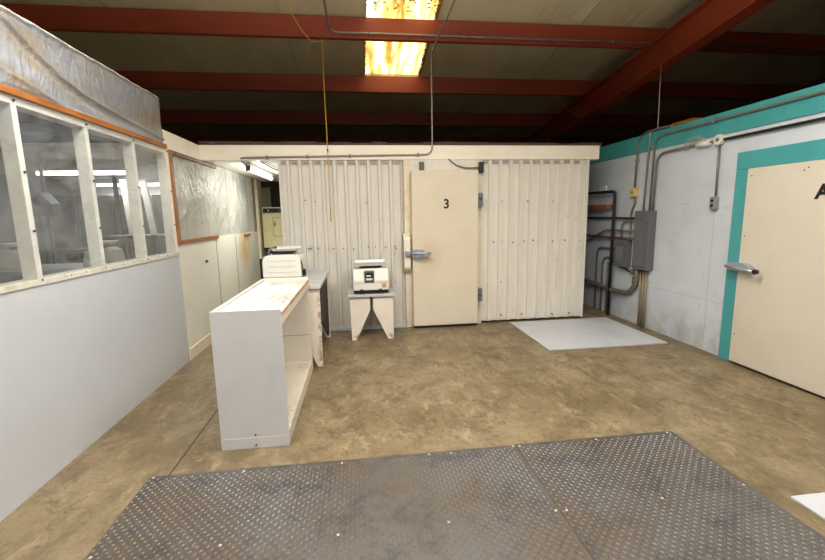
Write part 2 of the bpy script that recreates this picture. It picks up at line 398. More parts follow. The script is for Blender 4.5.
# outer building shell (dark beyond)
struct(box(-8.1, 8.1, 12.6, 12.7, 0, 3.1).build('wall_far', SHADEW), 'dark outer wall beyond the cold room', 'wall')
struct(box(-8.1, -8, -5, 12.6, 0, 5.2).build('wall_outer_left', SHADEW), 'outer wall far to the left', 'wall')
struct(box(8, 8.1, -5, 12.6, 0, 5.2).build('wall_outer_right', SHADEW), 'outer wall far to the right', 'wall')
struct(box(-8.1, 8.1, -5.1, -5, 0, 5.3).build('wall_behind', WHITE), 'wall behind the viewer', 'wall')

# ---- left partition: lower wall
wl = box(-1.99, LX, -1.5, 4.535, 0, 1.135).build('wall_left', WHITE); struct(wl, 'smooth white lower wall below the row of windows on the left', 'wall')
# ---- window row (studs with plexiglass screwed on)
win = struct(thing('window_2', None, None, (LX-.05, 1.5, 1.13)), 'row of clear plastic windows between painted studs above the white wall', 'window')
MB().box(-1.965, -1.862, -1.5, 4.535, 1.135, 1.172).build('sill', M_paint('sill_paint', srgb(204, 200, 188), (120, 100, 70), .6, .5, 20).m, win, .003)
MB().box(-1.96, LX, -1.5, 4.535, 2.142, 2.19).build('top_rail', STUD, win, .003)
ST = [-1.0, -.39, .22, .82, 1.43, 2.04, 2.655, 3.272, 3.885]
for y in ST: box(-1.95, LX, y-.021, y+.021, 1.172, 2.142).build('mullion', STUD, win, .003)
box(-1.95, LX, 4.455, 4.535, 1.172, 2.142).build('corner_post', STUD, win, .003)
ed = ST+[4.47]
for a, b_ in zip(ed[:-1], ed[1:]): box(-1.869, -1.866, a+.002, b_-.002, 1.155, 2.17).build('pane', PLEXI, win)
sc = MB()
for y in ST+[4.5]:
    for z in (1.165, 1.45, 1.78, 2.165): sc.cyl((-1.867, y, z), (-1.860, y, z), .007, 8)
for y in (2.9, 3.05, 3.5, 3.65, 4.1, 4.25, 4.4): sc.cyl((-1.867, y, 1.16), (-1.860, y, 1.16), .005, 8)
sc.build('screws', DARK, win)
# back of the left room
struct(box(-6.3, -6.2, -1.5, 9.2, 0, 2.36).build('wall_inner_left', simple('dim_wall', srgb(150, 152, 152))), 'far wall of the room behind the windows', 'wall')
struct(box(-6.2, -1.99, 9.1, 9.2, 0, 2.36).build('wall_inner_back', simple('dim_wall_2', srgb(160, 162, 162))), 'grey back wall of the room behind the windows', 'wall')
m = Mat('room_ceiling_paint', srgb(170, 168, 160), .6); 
struct(box(-6.3, -1.99, 5.2, 9.2, 2.33, 2.36).build('ceiling_inner', m.m), 'low ceiling of the room behind the windows', 'ceiling')

# ---- tarp band above
board = box(LX, -1.845, -1.5, 4.47, 2.187, 2.225).build('trim_2', OWOOD, None, .003)
struct(board, 'orange stained wooden strip along the bottom of the grey tarp', 'trim')
struct(box(-1.96, -1.90, -1.5, 4.44, 2.19, 2.61).build('wall_left_upper', DWOOD), 'boarding behind the grey tarp', 'wall')
FOLD = [(2.4, 2.66), (2.69, 2.58), (2.85, 2.5), (3.07, 2.41), (3.31, 2.355), (3.6, 2.325), (4.05, 2.30), (4.45, 2.26)]
def foldz(y):
    for (a, za), (b_, zb) in zip(FOLD[:-1], FOLD[1:]):
        if a <= y <= b_: return za+(zb-za)*(y-a)/(b_-a)
    return None
tb = MB(); NY, NZ = 300, 60; vs_ = []
for i in range(NY+1):
    y = -1.0+5.42*i/NY
    for j in range(NZ+1):
        t = j/NZ; z = 2.205+(2.638+.0025*math.sin(y*33)+.002*math.sin(y*9.1)-2.205)*t
        if y > 4.40: z = min(z, 2.638-25*(y-4.40)**2)
        d = .006*math.sin(y*7+z*6)+.005*math.sin(y*3.1-z*14)
        fz = foldz(y)
        if fz: d += .016*math.exp(-((z-fz)/.009)**2)-.010*math.exp(-((z-fz+.04)/.024)**2)
        fz2 = 2.40-.16*(y-2.0)
        if 1.2 < y < 3.3: d += .007*math.exp(-((z-fz2)/.012)**2)
        if t < .08: d *= .2
        d *= min(1, (1-t)/.15+.05)
        vs_.append((-1.862+d+.012*(t > .97), y, z))
fs_ = [(i*(NZ+1)+j, (i+1)*(NZ+1)+j, (i+1)*(NZ+1)+j+1, i*(NZ+1)+j+1) for i in range(NY) for j in range(NZ)]
tb.add(vs_, fs_, True)
tarp = tag(tb.build('plastic_tarp', TARP, None, 0, (LX, 1.7, 2.2), .004), 'wrinkled grey plastic tarp hung above the row of windows', 'tarp')
hm = MB().tube([(-1.858, -1.0+5.4*i/60, 2.640+.0025*math.sin((-1+5.4*i/60)*33)+.002*math.sin((-1+5.4*i/60)*9.1)) for i in range(61)], .007, 6)
hm.build('tarp_edge_light', simple('edge_light_white', srgb(236, 222, 204), .5), tarp)  # pale rim standing in for light caught on the tarp's top edge

# ---- left half wall beyond
hw = struct(box(-1.95, LX, 4.537, 7.95, 0, 1.262).build('wall_left_rear', HALF), 'cream plywood half wall with yellow rust stain beyond the windows', 'wall')
sg = MB(); 
for y in (5.68, 6.52): sg.box(LX-.001, -1.867, y-.005, y+.005, .12, 1.24)
sg.build('panel_seam', simple('seam_dark', srgb(120, 108, 84), .7), hw)
box(LX, -1.858, 4.54, 7.9, 0, .125).build('kick_board', CREAM, hw, .002)
MB().cyl((-1.868, 5.26, .99), (-1.862, 5.26, .99), .012, 10).tube([(-1.862, 5.26, 1.01), (-1.855, 5.26, .98)], .016, 8).build('pull_hole', DARK, hw)
pw = struct(thing('window_3', None, None, (LX, 6.2, 1.26)), 'opening covered with crinkled clear plastic sheeting in an orange wooden frame', 'window')
from mathutils import noise as MN
fl_ = MB(); NY, NZ = 420, 130; vs_ = []
for i in range(NY+1):
    y = 4.57+3.3*i/NY
    for j in range(NZ+1):
        z = 1.25+.945*j/NZ
        q = Vector((y*2.6, z*1.5, 3.1)); wv = MN.noise(Vector((y*1.3, z*1.1, 9)))
        d = .022*MN.noise(q+Vector((wv*1.5, wv, 0)))+.016*(1-abs(MN.noise(Vector((y*6+wv*3, z*2.6-y*2, 1.7))))*2)**3*(.4+.6*j/NZ)
        d += .005*(1-abs(MN.noise(Vector((y*13, z*11+wv*4, 5.7))))*2)**3
        vs_.append((-1.885+d, y, z))
fl_.add(vs_, [(i*(NZ+1)+j, (i+1)*(NZ+1)+j, (i+1)*(NZ+1)+j+1, i*(NZ+1)+j+1) for i in range(NY) for j in range(NZ)], True)
fl_.build('plastic_sheet', FILM, pw)
box(-1.885, -1.85, 4.535, 4.58, 1.24, 2.19).build('side_strip', OWOODX, pw, .003)
box(-1.885, -1.85, 4.58, 5.75, 1.245, 1.285).build('bottom_strip', OWOOD, pw, .003)
box(-1.885, -1.85, 4.58, 5.9, 2.15, 2.19).build('top_strip', wood('brown_strip', srgb(120, 92, 54), srgb(80, 58, 32)), pw, .003)
box(-1.87, -1.85, 7.0, 7.35, 1.21, 1.245).build('rusty_end_strip', OWOOD, pw, .004)
for y in (5.6, 6.7, 7.84): box(-1.95, -1.905, y-.03, y+.03, 1.26, 2.2).build('post', STUD, pw)
box(-1.905, -1.86, 7.78, 7.86, 1.26, 2.2).build('end_jamb', wood('brown_jamb', srgb(140, 116, 84), srgb(96, 76, 52), (1, 1, .1)), pw)
struct(box(-1.95, -1.885, 4.46, 5.43, 2.192, 2.375).build('trim_3', FASC, None, .006), 'cream board above the plastic covered opening meeting the long fascia', 'trim')

# ---- alcove
struct(box(-1.97, -.98, 5.49, 8.98, 2.205, 2.24).build('ceiling_alcove', simple('alcove_ceiling_white', srgb(232, 232, 224), .5)), 'white ceiling of the narrow passage', 'ceiling')
struct(box(-1.97, -.98, 8.98, 9.06, 0, 2.3).build('wall_alcove_back', DARK), 'dark brown board at the back of the passage above the dryer', 'wall')
struct(box(-1.898, -1.84, 7.952, 8.05, 0, 2.2).build('trim_4', simple('cream_post', srgb(222, 216, 186), .5), None, .003), 'cream upright post left of the dryer', 'trim')
struct(box(-1.94, -1.80, 8.90, 8.98, 0, 2.2).build('trim_5', simple('grey_post', srgb(160, 156, 136), .5), None, .003), 'grey green upright beside the dryer', 'trim')
struct(box(-1.95, -1.90, 8.05, 8.98, 0, 2.2).build('wall_alcove_left', CREAM), 'cream side wall at the end of the passage', 'wall')
struct(box(-1.90, -.98, 8.60, 8.66, 2.09, 2.204).build('trim_6', simple('dark_header', srgb(40, 34, 30), .7)), 'dark header over the passage end', 'trim')

# ---- cold room box with corrugated front
wb = struct(box(-.975, 3.098, 5.56, 8.9, 0, 2.2).build('wall_back', CORR), 'cold room box at the back of the hall', 'wall')
def corrug(x0, x1, z0, z1, mat, phase=0):
    pitch = .1415; pts = []; x = x0
    prof = [(0, 0), (.084, 0), (.092, -.03), (.126, -.03), (.134, 0)]
    k = 0
    while True:
        done = False
        for dx, dy in prof:
            xx = x0+k*pitch+dx-phase
            if xx < x0: continue
            if xx > x1: done = True; break
            pts.append((xx, BY+.022+dy))
        if done: break
        k += 1
    pts.append((x1, BY+.022))
    if pts[0][0] > x0: pts.insert(0, (x0, BY+.022))
    mb = MB(); n = len(pts)
    mb.add([(p[0], p[1], z0) for p in pts]+[(p[0], p[1], z1) for p in pts], [(i, i+1, n+i+1, n+i) for i in range(n-1)])
    return mb
def closure(x0, x1):
    mb = MB(); k = 0
    while x0+k*.1415+.088 < x1+.02:
        a = x0+k*.1415; b_ = min(a+.090, x1); mb.box(a, b_, BY+.008, BY+.02, 2.145, 2.2); k += 1
    return mb
CLOS = simple('dark_closure_strip', srgb(190, 182, 172), .8)
def cpanel(name, x0, x1, mat, scr, lab):
    t = struct(thing(name, None, None, ((x0+x1)/2, BY, 0)), lab, 'wall panel')
    corrug(x0, x1, .03, 2.2, mat).build('corrugated_sheet', mat, t, 0, None, .002)
    closure(x0, x1).build('closure_strip', CLOS, t)
    s = MB(); k = 0
    for x, z in scr: s.cyl((x, BY+.023, z), (x, BY-.004, z), .0085, 8)
    while x0+.04+k*.1415 < x1:
        for dx in (-.016, .016): s.cyl((x0+.044+dx+k*.1415, BY+.005, 2.165), (x0+.044+dx+k*.1415, BY-.003, 2.165), .007, 8)
        k += 1
    s.build('screws', DARK, t)
    return t
p1 = cpanel('wall_back_left', -.975, .565, CORR, [(-.68,1.71),(-.56,1.69),(.0,1.665),(.085,1.67),(.42,1.67),(-.67,1.1),(-.64,1.1),(-.55,1.1),(-.36,1.09),(-.23,1.09),(-.1,1.08),(.0,1.1),(.09,1.1),(.18,1.1),(.32,1.09),(.44,1.1),(.46,1.07),(.43,.62),(-.8,.12),(-.3,.12),(.2,.12)],
            'grey white corrugated steel sheeting left of the door marked 3')
p2 = cpanel('wall_back_right', 1.612, 3.095, CORR2, [(1.89,1.66),(2.25,1.66),(2.43,1.66),(2.6,1.65),(2.98,1.65),(1.78,1.12),(1.88,1.12),(2.05,1.11),(2.21,1.12),(2.42,1.12),(2.62,1.11),(3.02,1.1),(2.34,1.13),(2.80,1.12),(1.89,.57),(2.42,.55),(1.9,.1),(2.2,.1),(2.65,.08),(2.9,.08)],
            'cream corrugated steel sheeting right of the door marked 3')
box(3.065, 3.104, BY-.006, BY+.12, .02, 2.2).build('corner_flashing', CORR2, p2, .002)
box(-.985, -.95, BY-.004, BY+.12, .02, 2.2).build('edge_flashing', CORR, p1, .002)
struct(box(-.99, .565, BY-.03, BY+.03, 0, .035).build('trim_7', simple('pale_blue_sill', srgb(196, 204, 214), .5), None, .003), 'pale metal base strip under the corrugated sheeting by the stool', 'trim')
fa = MB().prism([(-1.95, BY-.02), (3.232, BY-.02), (3.232, BY+.9), (3.2, BY+.9), (3.2, BY+.02), (-1.95, BY+.02)], 'z', 2.198, 2.378)
struct(fa.build('trim_8', FASC, None, .008), 'long cream fascia running across the top of the cold room', 'trim')
ft = MB()
x = -1.9
while x < 3.1:
    L_ = random.uniform(.1, .5)
    ft.box(x, x+L_*.98, BY+.03, BY+.07, 2.37, 2.41+random.uniform(0, .022))
    x += L_
struct(ft.build('trim_9', simple('weathered_board', srgb(78, 64, 52), .8)), 'rough dark edge of boards showing above the fascia', 'trim')
struct(box(-1.97, 3.2, BY+.03, 8.98, 2.33, 2.37).build('ceiling_box', DARK), 'dark top of the cold room', 'ceiling')

# ---- door 3
d1 = struct(thing('door_1', None, None, (1.1, BY-.05, 0)), 'thick cream cold room door marked 3 with a chrome latch', 'door')
JAMB = M_paint('jamb_cream', srgb(224, 212, 190), (150, 120, 80), .4, .5, 14).m
box(.57, .665, BY-.015, BY+.05, 0, 2.2).build('jamb', JAMB, d1, .003)
box(1.53, 1.612, BY-.012, BY+.05, 0, 2.2).build('jamb', JAMB, d1, .003)
box(.665, 1.53, BY-.012, BY+.05, 2.02, 2.2).build('header', CORR2, d1, .003)
def rrect(x0, x1, z0, z1, r, n=5):
    pts = []
    for cx_, cz_, a0 in ((x1-r, z1-r, 0), (x0+r, z1-r, 90), (x0+r, z0+r, 180), (x1-r, z0+r, 270)):
        for k in range(n+1):
            a = math.radians(a0+90*k/n); pts.append((cx_+r*math.cos(a), cz_+r*math.sin(a)))
    return pts
MB().prism(rrect(.655, 1.53, .034, 2.055, .022), 'y', 5.325, 5.425).build('door_slab', DOORC, d1, .012)
box(.665, 1.52, 5.34, 5.43, .006, .04).build('door_gasket', BLACK, d1, .004)
text('3', .165, (1.105, 5.322, 1.63), (PI/2, 0, 0), LETTER, d1, 'number_sign', .001, .004)
sb = MB().prism([(5.425, .755), (5.335, .80), (5.315, .84), (5.315, 1.19), (5.335, 1.23), (5.425, 1.262)], 'x', .548, .628)
sb.build('strike_post', simple('post_offwhite', srgb(236, 228, 210), .45), d1, .006)
lt = MB()
lt.box(.560, .615, 5.275, 5.315, .975, 1.045)
lt.prism(rrect(.640, .80, .958, 1.066, .03), 'y', 5.265, 5.325)
lt.box(.70, .76, 5.245, 5.27, .955, 1.035)
latch = lt.build('latch', CHROME, d1, .006)
MB().tube([(.60, 5.262, 1.012), (.70, 5.25, 1.015), (.78, 5.235, 1.012), (.855, 5.215, 1.012)], lambda t: .014-.002*t, 10).cyl((.60, 5.25, 1.01), (.60, 5.30, 1.01), .026, 12).cyl((.855, 5.195, 1.012), (.855, 5.235, 1.012), .026, 12).tube([(.66, 5.30, .99), (.70, 5.27, .945), (.80, 5.26, .945), (.85, 5.22, .985)], .005, 6, .03).build('latch_handle', CHROME, latch)
for zc in (1.685, .42):
    h = MB(); h.box(1.535, 1.60, 5.36, 5.445, zc-.085, zc+.085); h.box(1.535, 1.575, 5.325, 5.37, zc+.02, zc+.085); h.box(1.535, 1.575, 5.325, 5.37, zc-.085, zc-.02)
    h.cyl((1.585, 5.35, zc-.07), (1.585, 5.35, zc+.07), .012, 10)
    h.build('hinge', simple('hinge_grey', srgb(120, 124, 130), .45, .4), d1, .003)
box(.775, .835, 5.40, 5.436, 2.055, 2.17).build('top_bracket', simple('bracket_grey', srgb(96, 92, 86), .5, .3), d1, .004)
box(1.555, 1.615, 5.38, 5.44, 2.03, 2.165).build('door_switch_box', BLACK, d1, .006)
tag(MB().tube([(1.16, 5.432, 2.21), (1.20, 5.43, 2.17), (1.27, 5.42, 2.125), (1.36, 5.41, 2.095), (1.45, 5.40, 2.09), (1.57, 5.40, 2.095)], .009, 8).build('electric_cable', DGALV, None, 0, (1.3, 5.4, 2.1)),
    'short dark cable looping over the top of the door marked 3', 'cable')

# ---- right wall
wr = struct(box(RX, 3.95, -2, 8.9, 0, 2.45).build('wall_right', GREYW), 'pale grey painted cold room wall on the right', 'wall')
sg = MB().box(RX-.001, RX+.01, 3.916, 3.919, .02, 2.2)
sg.box(RX-.002, RX+.01, 3.71, 5.0, .546, .5485)
sg.build('wall_seam', simple('seam_grey', srgb(150, 152, 158), .6), wr)
tb_ = struct(box(RX-.012, RX+.001, -2, 8.9, 2.238, 2.455).build('trim_10', TEAL, None, .003), 'teal painted band along the top of the right wall', 'trim')
struct(box(3.10, 3.95, 8.9, 8.98, 0, 2.4).build('wall_gap_end', simple('gap_wall', srgb(120, 122, 126))), 'end wall of the gap beside the cold room', 'wall')
d2 = struct(thing('door_2', None, None, (RX-.03, 2.9, 0)), 'wide cream cold room door marked A in a teal frame', 'door')
box(RX-.03, RX-.001, 3.535, 3.685, .0, 1.87).build('frame_upright', TEAL, d2, .003)
box(RX-.03, RX-.001, 1.95, 2.08, .0, 1.87).build('frame_upright', TEAL, d2, .003)
box(RX-.03, RX-.001, 1.95, 3.685, 1.872, 2.03).build('frame_header', TEAL, d2, .003)
MB().prism([(2.05, .022), (3.535, .022), (3.535, 1.868), (2.05, 1.868)], 'x', RX-.055, RX-.002).build('door_slab', DOORA, d2, .006)
box(RX-.05, RX-.005, 2.06, 3.53, .008, .022).build('door_gasket', BLACK, d2, .003)
text('A', .155, (RX-.057, 2.87, 1.618), (PI/2, 0, -PI/2), LETTER, d2, 'letter_sign', .001, .006)
lt = MB()
lt.box(RX-.075, RX-.03, 3.575, 3.64, .915, .985)
lt.prism([(3.59, .925), (3.59, .975), (3.53, .995), (3.44, 1.0), (3.40, .985), (3.36, .965), (3.36, .925), (3.44, .915)], 'x', RX-.115, RX-.055)
latch2 = lt.build('latch', CHROME, d2, .005)
MB().tube([(RX-.11, 3.62, .955), (RX-.125, 3.45, .945), (RX-.135, 3.30, .94)], .014, 10).cyl((RX-.115, 3.28, .94), (RX-.15, 3.28, .94), .022, 12).build('latch_handle', CHROME, latch2)
MB().cyl((RX-.13, 3.275, .94), (RX-.152, 3.275, .94), .024, 12).build('handle_knob', BLACK, latch2)
dt = MB()
for y, z in ((3.49, 1.80), (3.0, 1.82), (3.03, 1.80), (3.5, .3), (3.5, 1.25)): dt.cyl((RX-.054, y, z), (RX-.058, y, z), .006, 8)
dt.build('screws', DARK, d2)

# ================================================================== ROOF STEEL
K = 4.25
def purlin(y, x0=-7.95, x1=7.95):
    z = K-.12*y; t = .004
    m_ = MB()
    prof = [(y, z), (y+.065, z), (y+.065, z+.02), (y+.065-t, z+.02), (y+.065-t, z+t), (y+t, z+t), (y+t, z+.238), (y-.06, z+.238), (y-.06, z+.242), (y, z+.242)]
    # outline must be closed, simple
    return m_.prism([(y, z), (y+.065, z), (y+.065, z+.018), (y+.06, z+.018), (y+.06, z+.005), (y+.005, z+.005), (y+.005, z+.238), (y, z+.238)], 'x', x0, x1)
lab = {0: 'red steel purlin nearest overhead, above the top edge of view', 1: 'red steel purlin carrying the long grey conduit, nearest in view', 2: 'red steel purlin at the far end of the skylight',
       3: 'third red steel purlin back, lit dimly beyond the skylight', 4: 'dark red purlin just above the cold room fascia', 5: 'rearmost red purlin lost in shadow under the low roof edge'}
for i in range(6):
    y = 3.88+1.515*i
    tag(purlin(y).build('roof_purlin', RED, None, 0, (0, y, K-.12*y)), lab[i], 'beam', 'red steel roof purlins')
def rzb(y): return K-.12*y-.004
def slope_box(mb, x0, x1, y0, y1, d0, d1):
    mb.add([(x0, y0, rzb(y0)-d1), (x1, y0, rzb(y0)-d1), (x1, y1, rzb(y1)-d1), (x0, y1, rzb(y1)-d1),
            (x0, y0, rzb(y0)-d0), (x1, y0, rzb(y0)-d0), (x1, y1, rzb(y1)-d0), (x0, y1, rzb(y1)-d0)], BF)
raf = thing('roof_rafter', 'big red steel rafter crossing diagonally at the upper right', 'beam', (3.85, 5, 3.3))
rb = MB(); slope_box(rb, 3.835, 3.845, -4.9, 12.5, .012, .352); rb.build('web', RED, raf)
rb = MB(); slope_box(rb, 3.75, 3.93, -4.9, 12.5, 0, .012); rb.build('top_flange', RED, raf)
rb = MB(); slope_box(rb, 3.75, 3.93, -4.9, 12.5, .352, .368); rb.build('bottom_flange', RED, raf)
tag(MB().tube([(3.1, 6.94, rzb(6.94)+.01), (3.77, 6.94, rzb(6.94)-.35)], .014, 6).build('flange_brace', RED, None, 0, (3.4, 6.94, 3.2)), 'thin diagonal steel brace between the rafter and a purlin', 'brace')

# ================================================================== FLOOR PLATES
def tread(name, x0, x1, y0, y1, bolts, label):
    t = tag(box(x0, x1, y0, y1, 0, .006).build(name, TREAD, None, .002, ((x0+x1)/2, (y0+y1)/2, 0)), label, 'steel plate', 'diamond plate sheets on the floor')
    mb = MB(); p = .0235; L_, W_, H_ = .0098, .0038, .0030
    ny = int((y1-y0-.02)/p); nx = int((x1-x0-.02)/p)
    for i in range(nx):
        for j in range(ny):
            cx_ = x0+.014+i*p; cy_ = y0+.014+j*p; a = PI/4 if (i+j) % 2 else -PI/4
            a += 0.0; c_, s_ = math.cos(a), math.sin(a)
            pts = [(-L_, 0), (-L_*.55, -W_), (L_*.55, -W_), (L_, 0), (L_*.55, W_), (-L_*.55, W_)]
            vs = [(cx_+u*c_-v_*s_, cy_+u*s_+v_*c_, .006) for u, v_ in pts]
            vs += [(cx_+u*c_-v_*s_, cy_+u*s_+v_*c_, .006+H_) for u, v_ in ((-L_*.45, 0), (L_*.45, 0))]
            mb.add(vs, [(0, 1, 6), (1, 2, 7, 6), (2, 3, 7), (3, 4, 7), (4, 5, 6, 7), (5, 0, 6)])
    mb.build('tread_pattern', TREAD, t)
    bm_ = simple('bright_bolt', srgb(180, 174, 160), .45, .2)
    for bx, by in bolts: MB().dome((bx, by, .006), .0085, .004, 10).build('bolt_head', bm_, t)
    return t
tread('steel_floor_plate', -1.285, .949, .6, 2.415, [(-1.26,2.40),(-.747,2.387),(-.167,2.38),(.376,2.39),(.516,2.386),(.93,2.398),(-1.26,1.82),(-.70,1.81),(-.161,1.795),(.377,1.8),(.93,1.8),(-1.26,1.2),(-.16,1.2),(.93,1.2)],
      'large grey diamond plate sheet on the floor, front left, rust tinted')
tread('steel_floor_plate', .953, 2.062, .6, 2.42, [(.972,2.395),(1.501,2.396),(2.02,2.40),(2.03,1.837),(1.521,1.806),(.985,1.794),(2.03,1.2),(.985,1.2)],
      'narrower dark diamond plate sheet on the floor, front right')
BW = boardmat('white_floor_board', srgb(190, 193, 203), srgb(180, 176, 170), [])
o = box(-.71, .71, -.605, .605, 0, .012).build('floor_board', BW, None, .002, (0, 0, 0)); o.location = (2.713, 4.777, 0); o.rotation_euler = (0, 0, 0.004)
box(-.708, .708, -.603, .603, 0, .0035).build('dark_underside', DWOOD, o)
tag(o, 'flat white board lying on the concrete in front of the cream corrugated wall', 'board')
o = box(2.18, 3.45, .45, 1.715, 0, .012).build('floor_board', BW, None, .002, (2.8, 1.1, 0))
tag(o, 'white board corner lying beside the diamond plate at the right edge', 'board')

# ================================================================== CABINET
CX0, CX1, CY0, CY1, CZ = -.952, -.522, 2.642, 4.07, .930
cab = thing('open_cabinet', 'long white wooden cabinet lying low, open along its right side, with a rust flecked top', 'cabinet', ((CX0+CX1)/2, CY0, 0))
ox, oy = -(CX0+CX1)/2, -CY0
CABF = M_paint('cabinet_white', srgb(206, 206, 210), (170, 160, 150), .25, .42, 5).m
RUSTC = srgb(84, 62, 42)
CABT = boardmat('cabinet_top_paint', srgb(200, 196, 192), RUSTC, [((.08, .55, .9, .17, .30, .2), 70), ((.17, .35, .9, .06, .4, .2), 45), ((-.05, 1.2, .9, .08, .1, .2), 40)], .85)
CABI = boardmat('cabinet_inside_paint', srgb(224, 216, 202), RUSTC, [((.16, 1.25, .1, .1, .2, .1), 40), ((.2, .2, .05, .1, .6, .1), 30)], .4)
RIM = boardmat('chipped_wood_edge', srgb(206, 176, 130), srgb(160, 86, 34), [((.2, .7, .88, .2, 1.0, .3), 26)], .9)
box(CX0, CX1, CY0, CY0+.022, .0, CZ).build('front_panel', CABF, cab, .002)
box(CX0, CX1+.003, CY0-.0012, CY0, .004, .078).build('kick_strip', CABF, cab, .001)
RS = simple('rust_spot', srgb(96, 56, 34), .8)
MB().cyl((-.733, CY0-.006, .098), (-.733, CY0+.002, .098), .006, 8).build('rusty_screw', RS, cab)
MB().cyl((-.733, CY0-.007, .026), (-.733, CY0, .026), .006, 8).build('rusty_screw', RS, cab)
box(CX0, CX0+.02, CY0+.022, CY1, 0, CZ-.004).build('back_panel', CABF, cab, .002)
box(CX0+.02, CX1-.002, CY1-.022, CY1, 0, CZ).build('end_panel', CABI, cab, .002)
box(CX0+.02, CX1, CY0+.022, CY1-.022, .880, .906).build('top_board', CABT, cab, .002)
box(CX1, CX1+.006, CY0+.022, CY1-.002, .884, .909).build('edge_strip', RIM, cab, .002)
box(CX1-.02, CX1, CY0+.022, CY1-.022, .823, .880).build('upper_rail', CABI, cab, .002)
box(CX0+.02, CX1-.002, CY0+.022, CY1-.022, .075, .095).build('bottom_shelf', CABI, cab, .002)
box(CX1-.02, CX1-.002, CY0+.022, CY1-.022, .0, .075).build('lower_rail', CABI, cab, .002)
box(CX0+.02, CX1-.012, CY1-.0235, CY1-.021, .355, .36).build('panel_joint', simple('joint_line', srgb(150, 132, 108), .7), cab)

# ================================================================== BENCHES (same build, two sizes)
def bench(name, label, x0, x1, y0, y1, ztop, th, leg_w, gap, zv, foot, mat, topmat, rust, group=None, rear=True, over=.015):
    t = thing(name, label, 'bench' if x1-x0 > .5 or y1-y0 > .8 else 'stool', ((x0+x1)/2, (y0+y1)/2, 0))
    box(x0-over, x1+over, y0-.03, y1+.01, ztop-th, ztop).build('top', topmat, t, .004)
    zt = ztop-th; xm = (x0+x1)/2
    for ya, yb in (((y0, y0+.022), (y1-.022, y1)) if rear else ((y0, y0+.022),)):
        MB().prism([(x0, zt), (xm-gap, zt), (xm-gap, zv), (x0+foot, 0), (x0+.012, 0)], 'y', ya, yb).build('leg_board', mat, t, .003)
        MB().prism([(xm+gap, zt), (x1, zt), (x1-.002, 0), (x1-foot, 0), (xm+gap, zv)], 'y', ya, yb).build('leg_board', mat, t, .003)
    return t
STM = boardmat('stool_white_paint', srgb(226, 216, 204), srgb(120, 84, 50), [((-.18, -.2, .04, .07, .3, .07), 20), ((.23, -.2, .02, .06, .3, .07), 20)], .8)
STT = boardmat('stool_grey_top', srgb(190, 192, 196), srgb(150, 140, 128), [((0, 0, .6, .3, .3, .1), 10)], .3)
st = bench('wooden_stool', 'small white wooden stool with V cut legs against the corrugated wall', -.165, .36, 4.945, 5.36, .572, .034, .2, .018, .375, .07, STM, STT, None)
BNM = boardmat('bench_white_paint', srgb(224, 214, 200), srgb(130, 90, 54), [((.27, -.56, .1, .05, .1, .2), 22), ((.27, -.56, .5, .03, .1, .5), 20)], .8)
BNT = boardmat('bench_grey_top', srgb(186, 188, 190), srgb(120, 110, 100), [((.1, -.2, .85, .4, .6, .1), 14)], .4)
bn = bench('wooden_bench', 'white wooden bench with a grey top tucked behind the open cabinet', -.99, -.425, 4.105, 5.17, .838, .032, .25, .02, .52, .055, BNM, BNT, None)
box(-.99, -.425, 5.15, 5.18, .838, .865).build('rear_lip', BNT, bn, .004)
MB().prism([(4.13, .805), (5.14, .805), (5.14, .06), (5.0, .06), (4.13, .5)], 'x', -.447, -.435).build('gap_shade', simple('gap_shade_brown', srgb(58, 42, 34), .7), bn, .002)  # dark sheet standing in for the unlit gap under the bench top

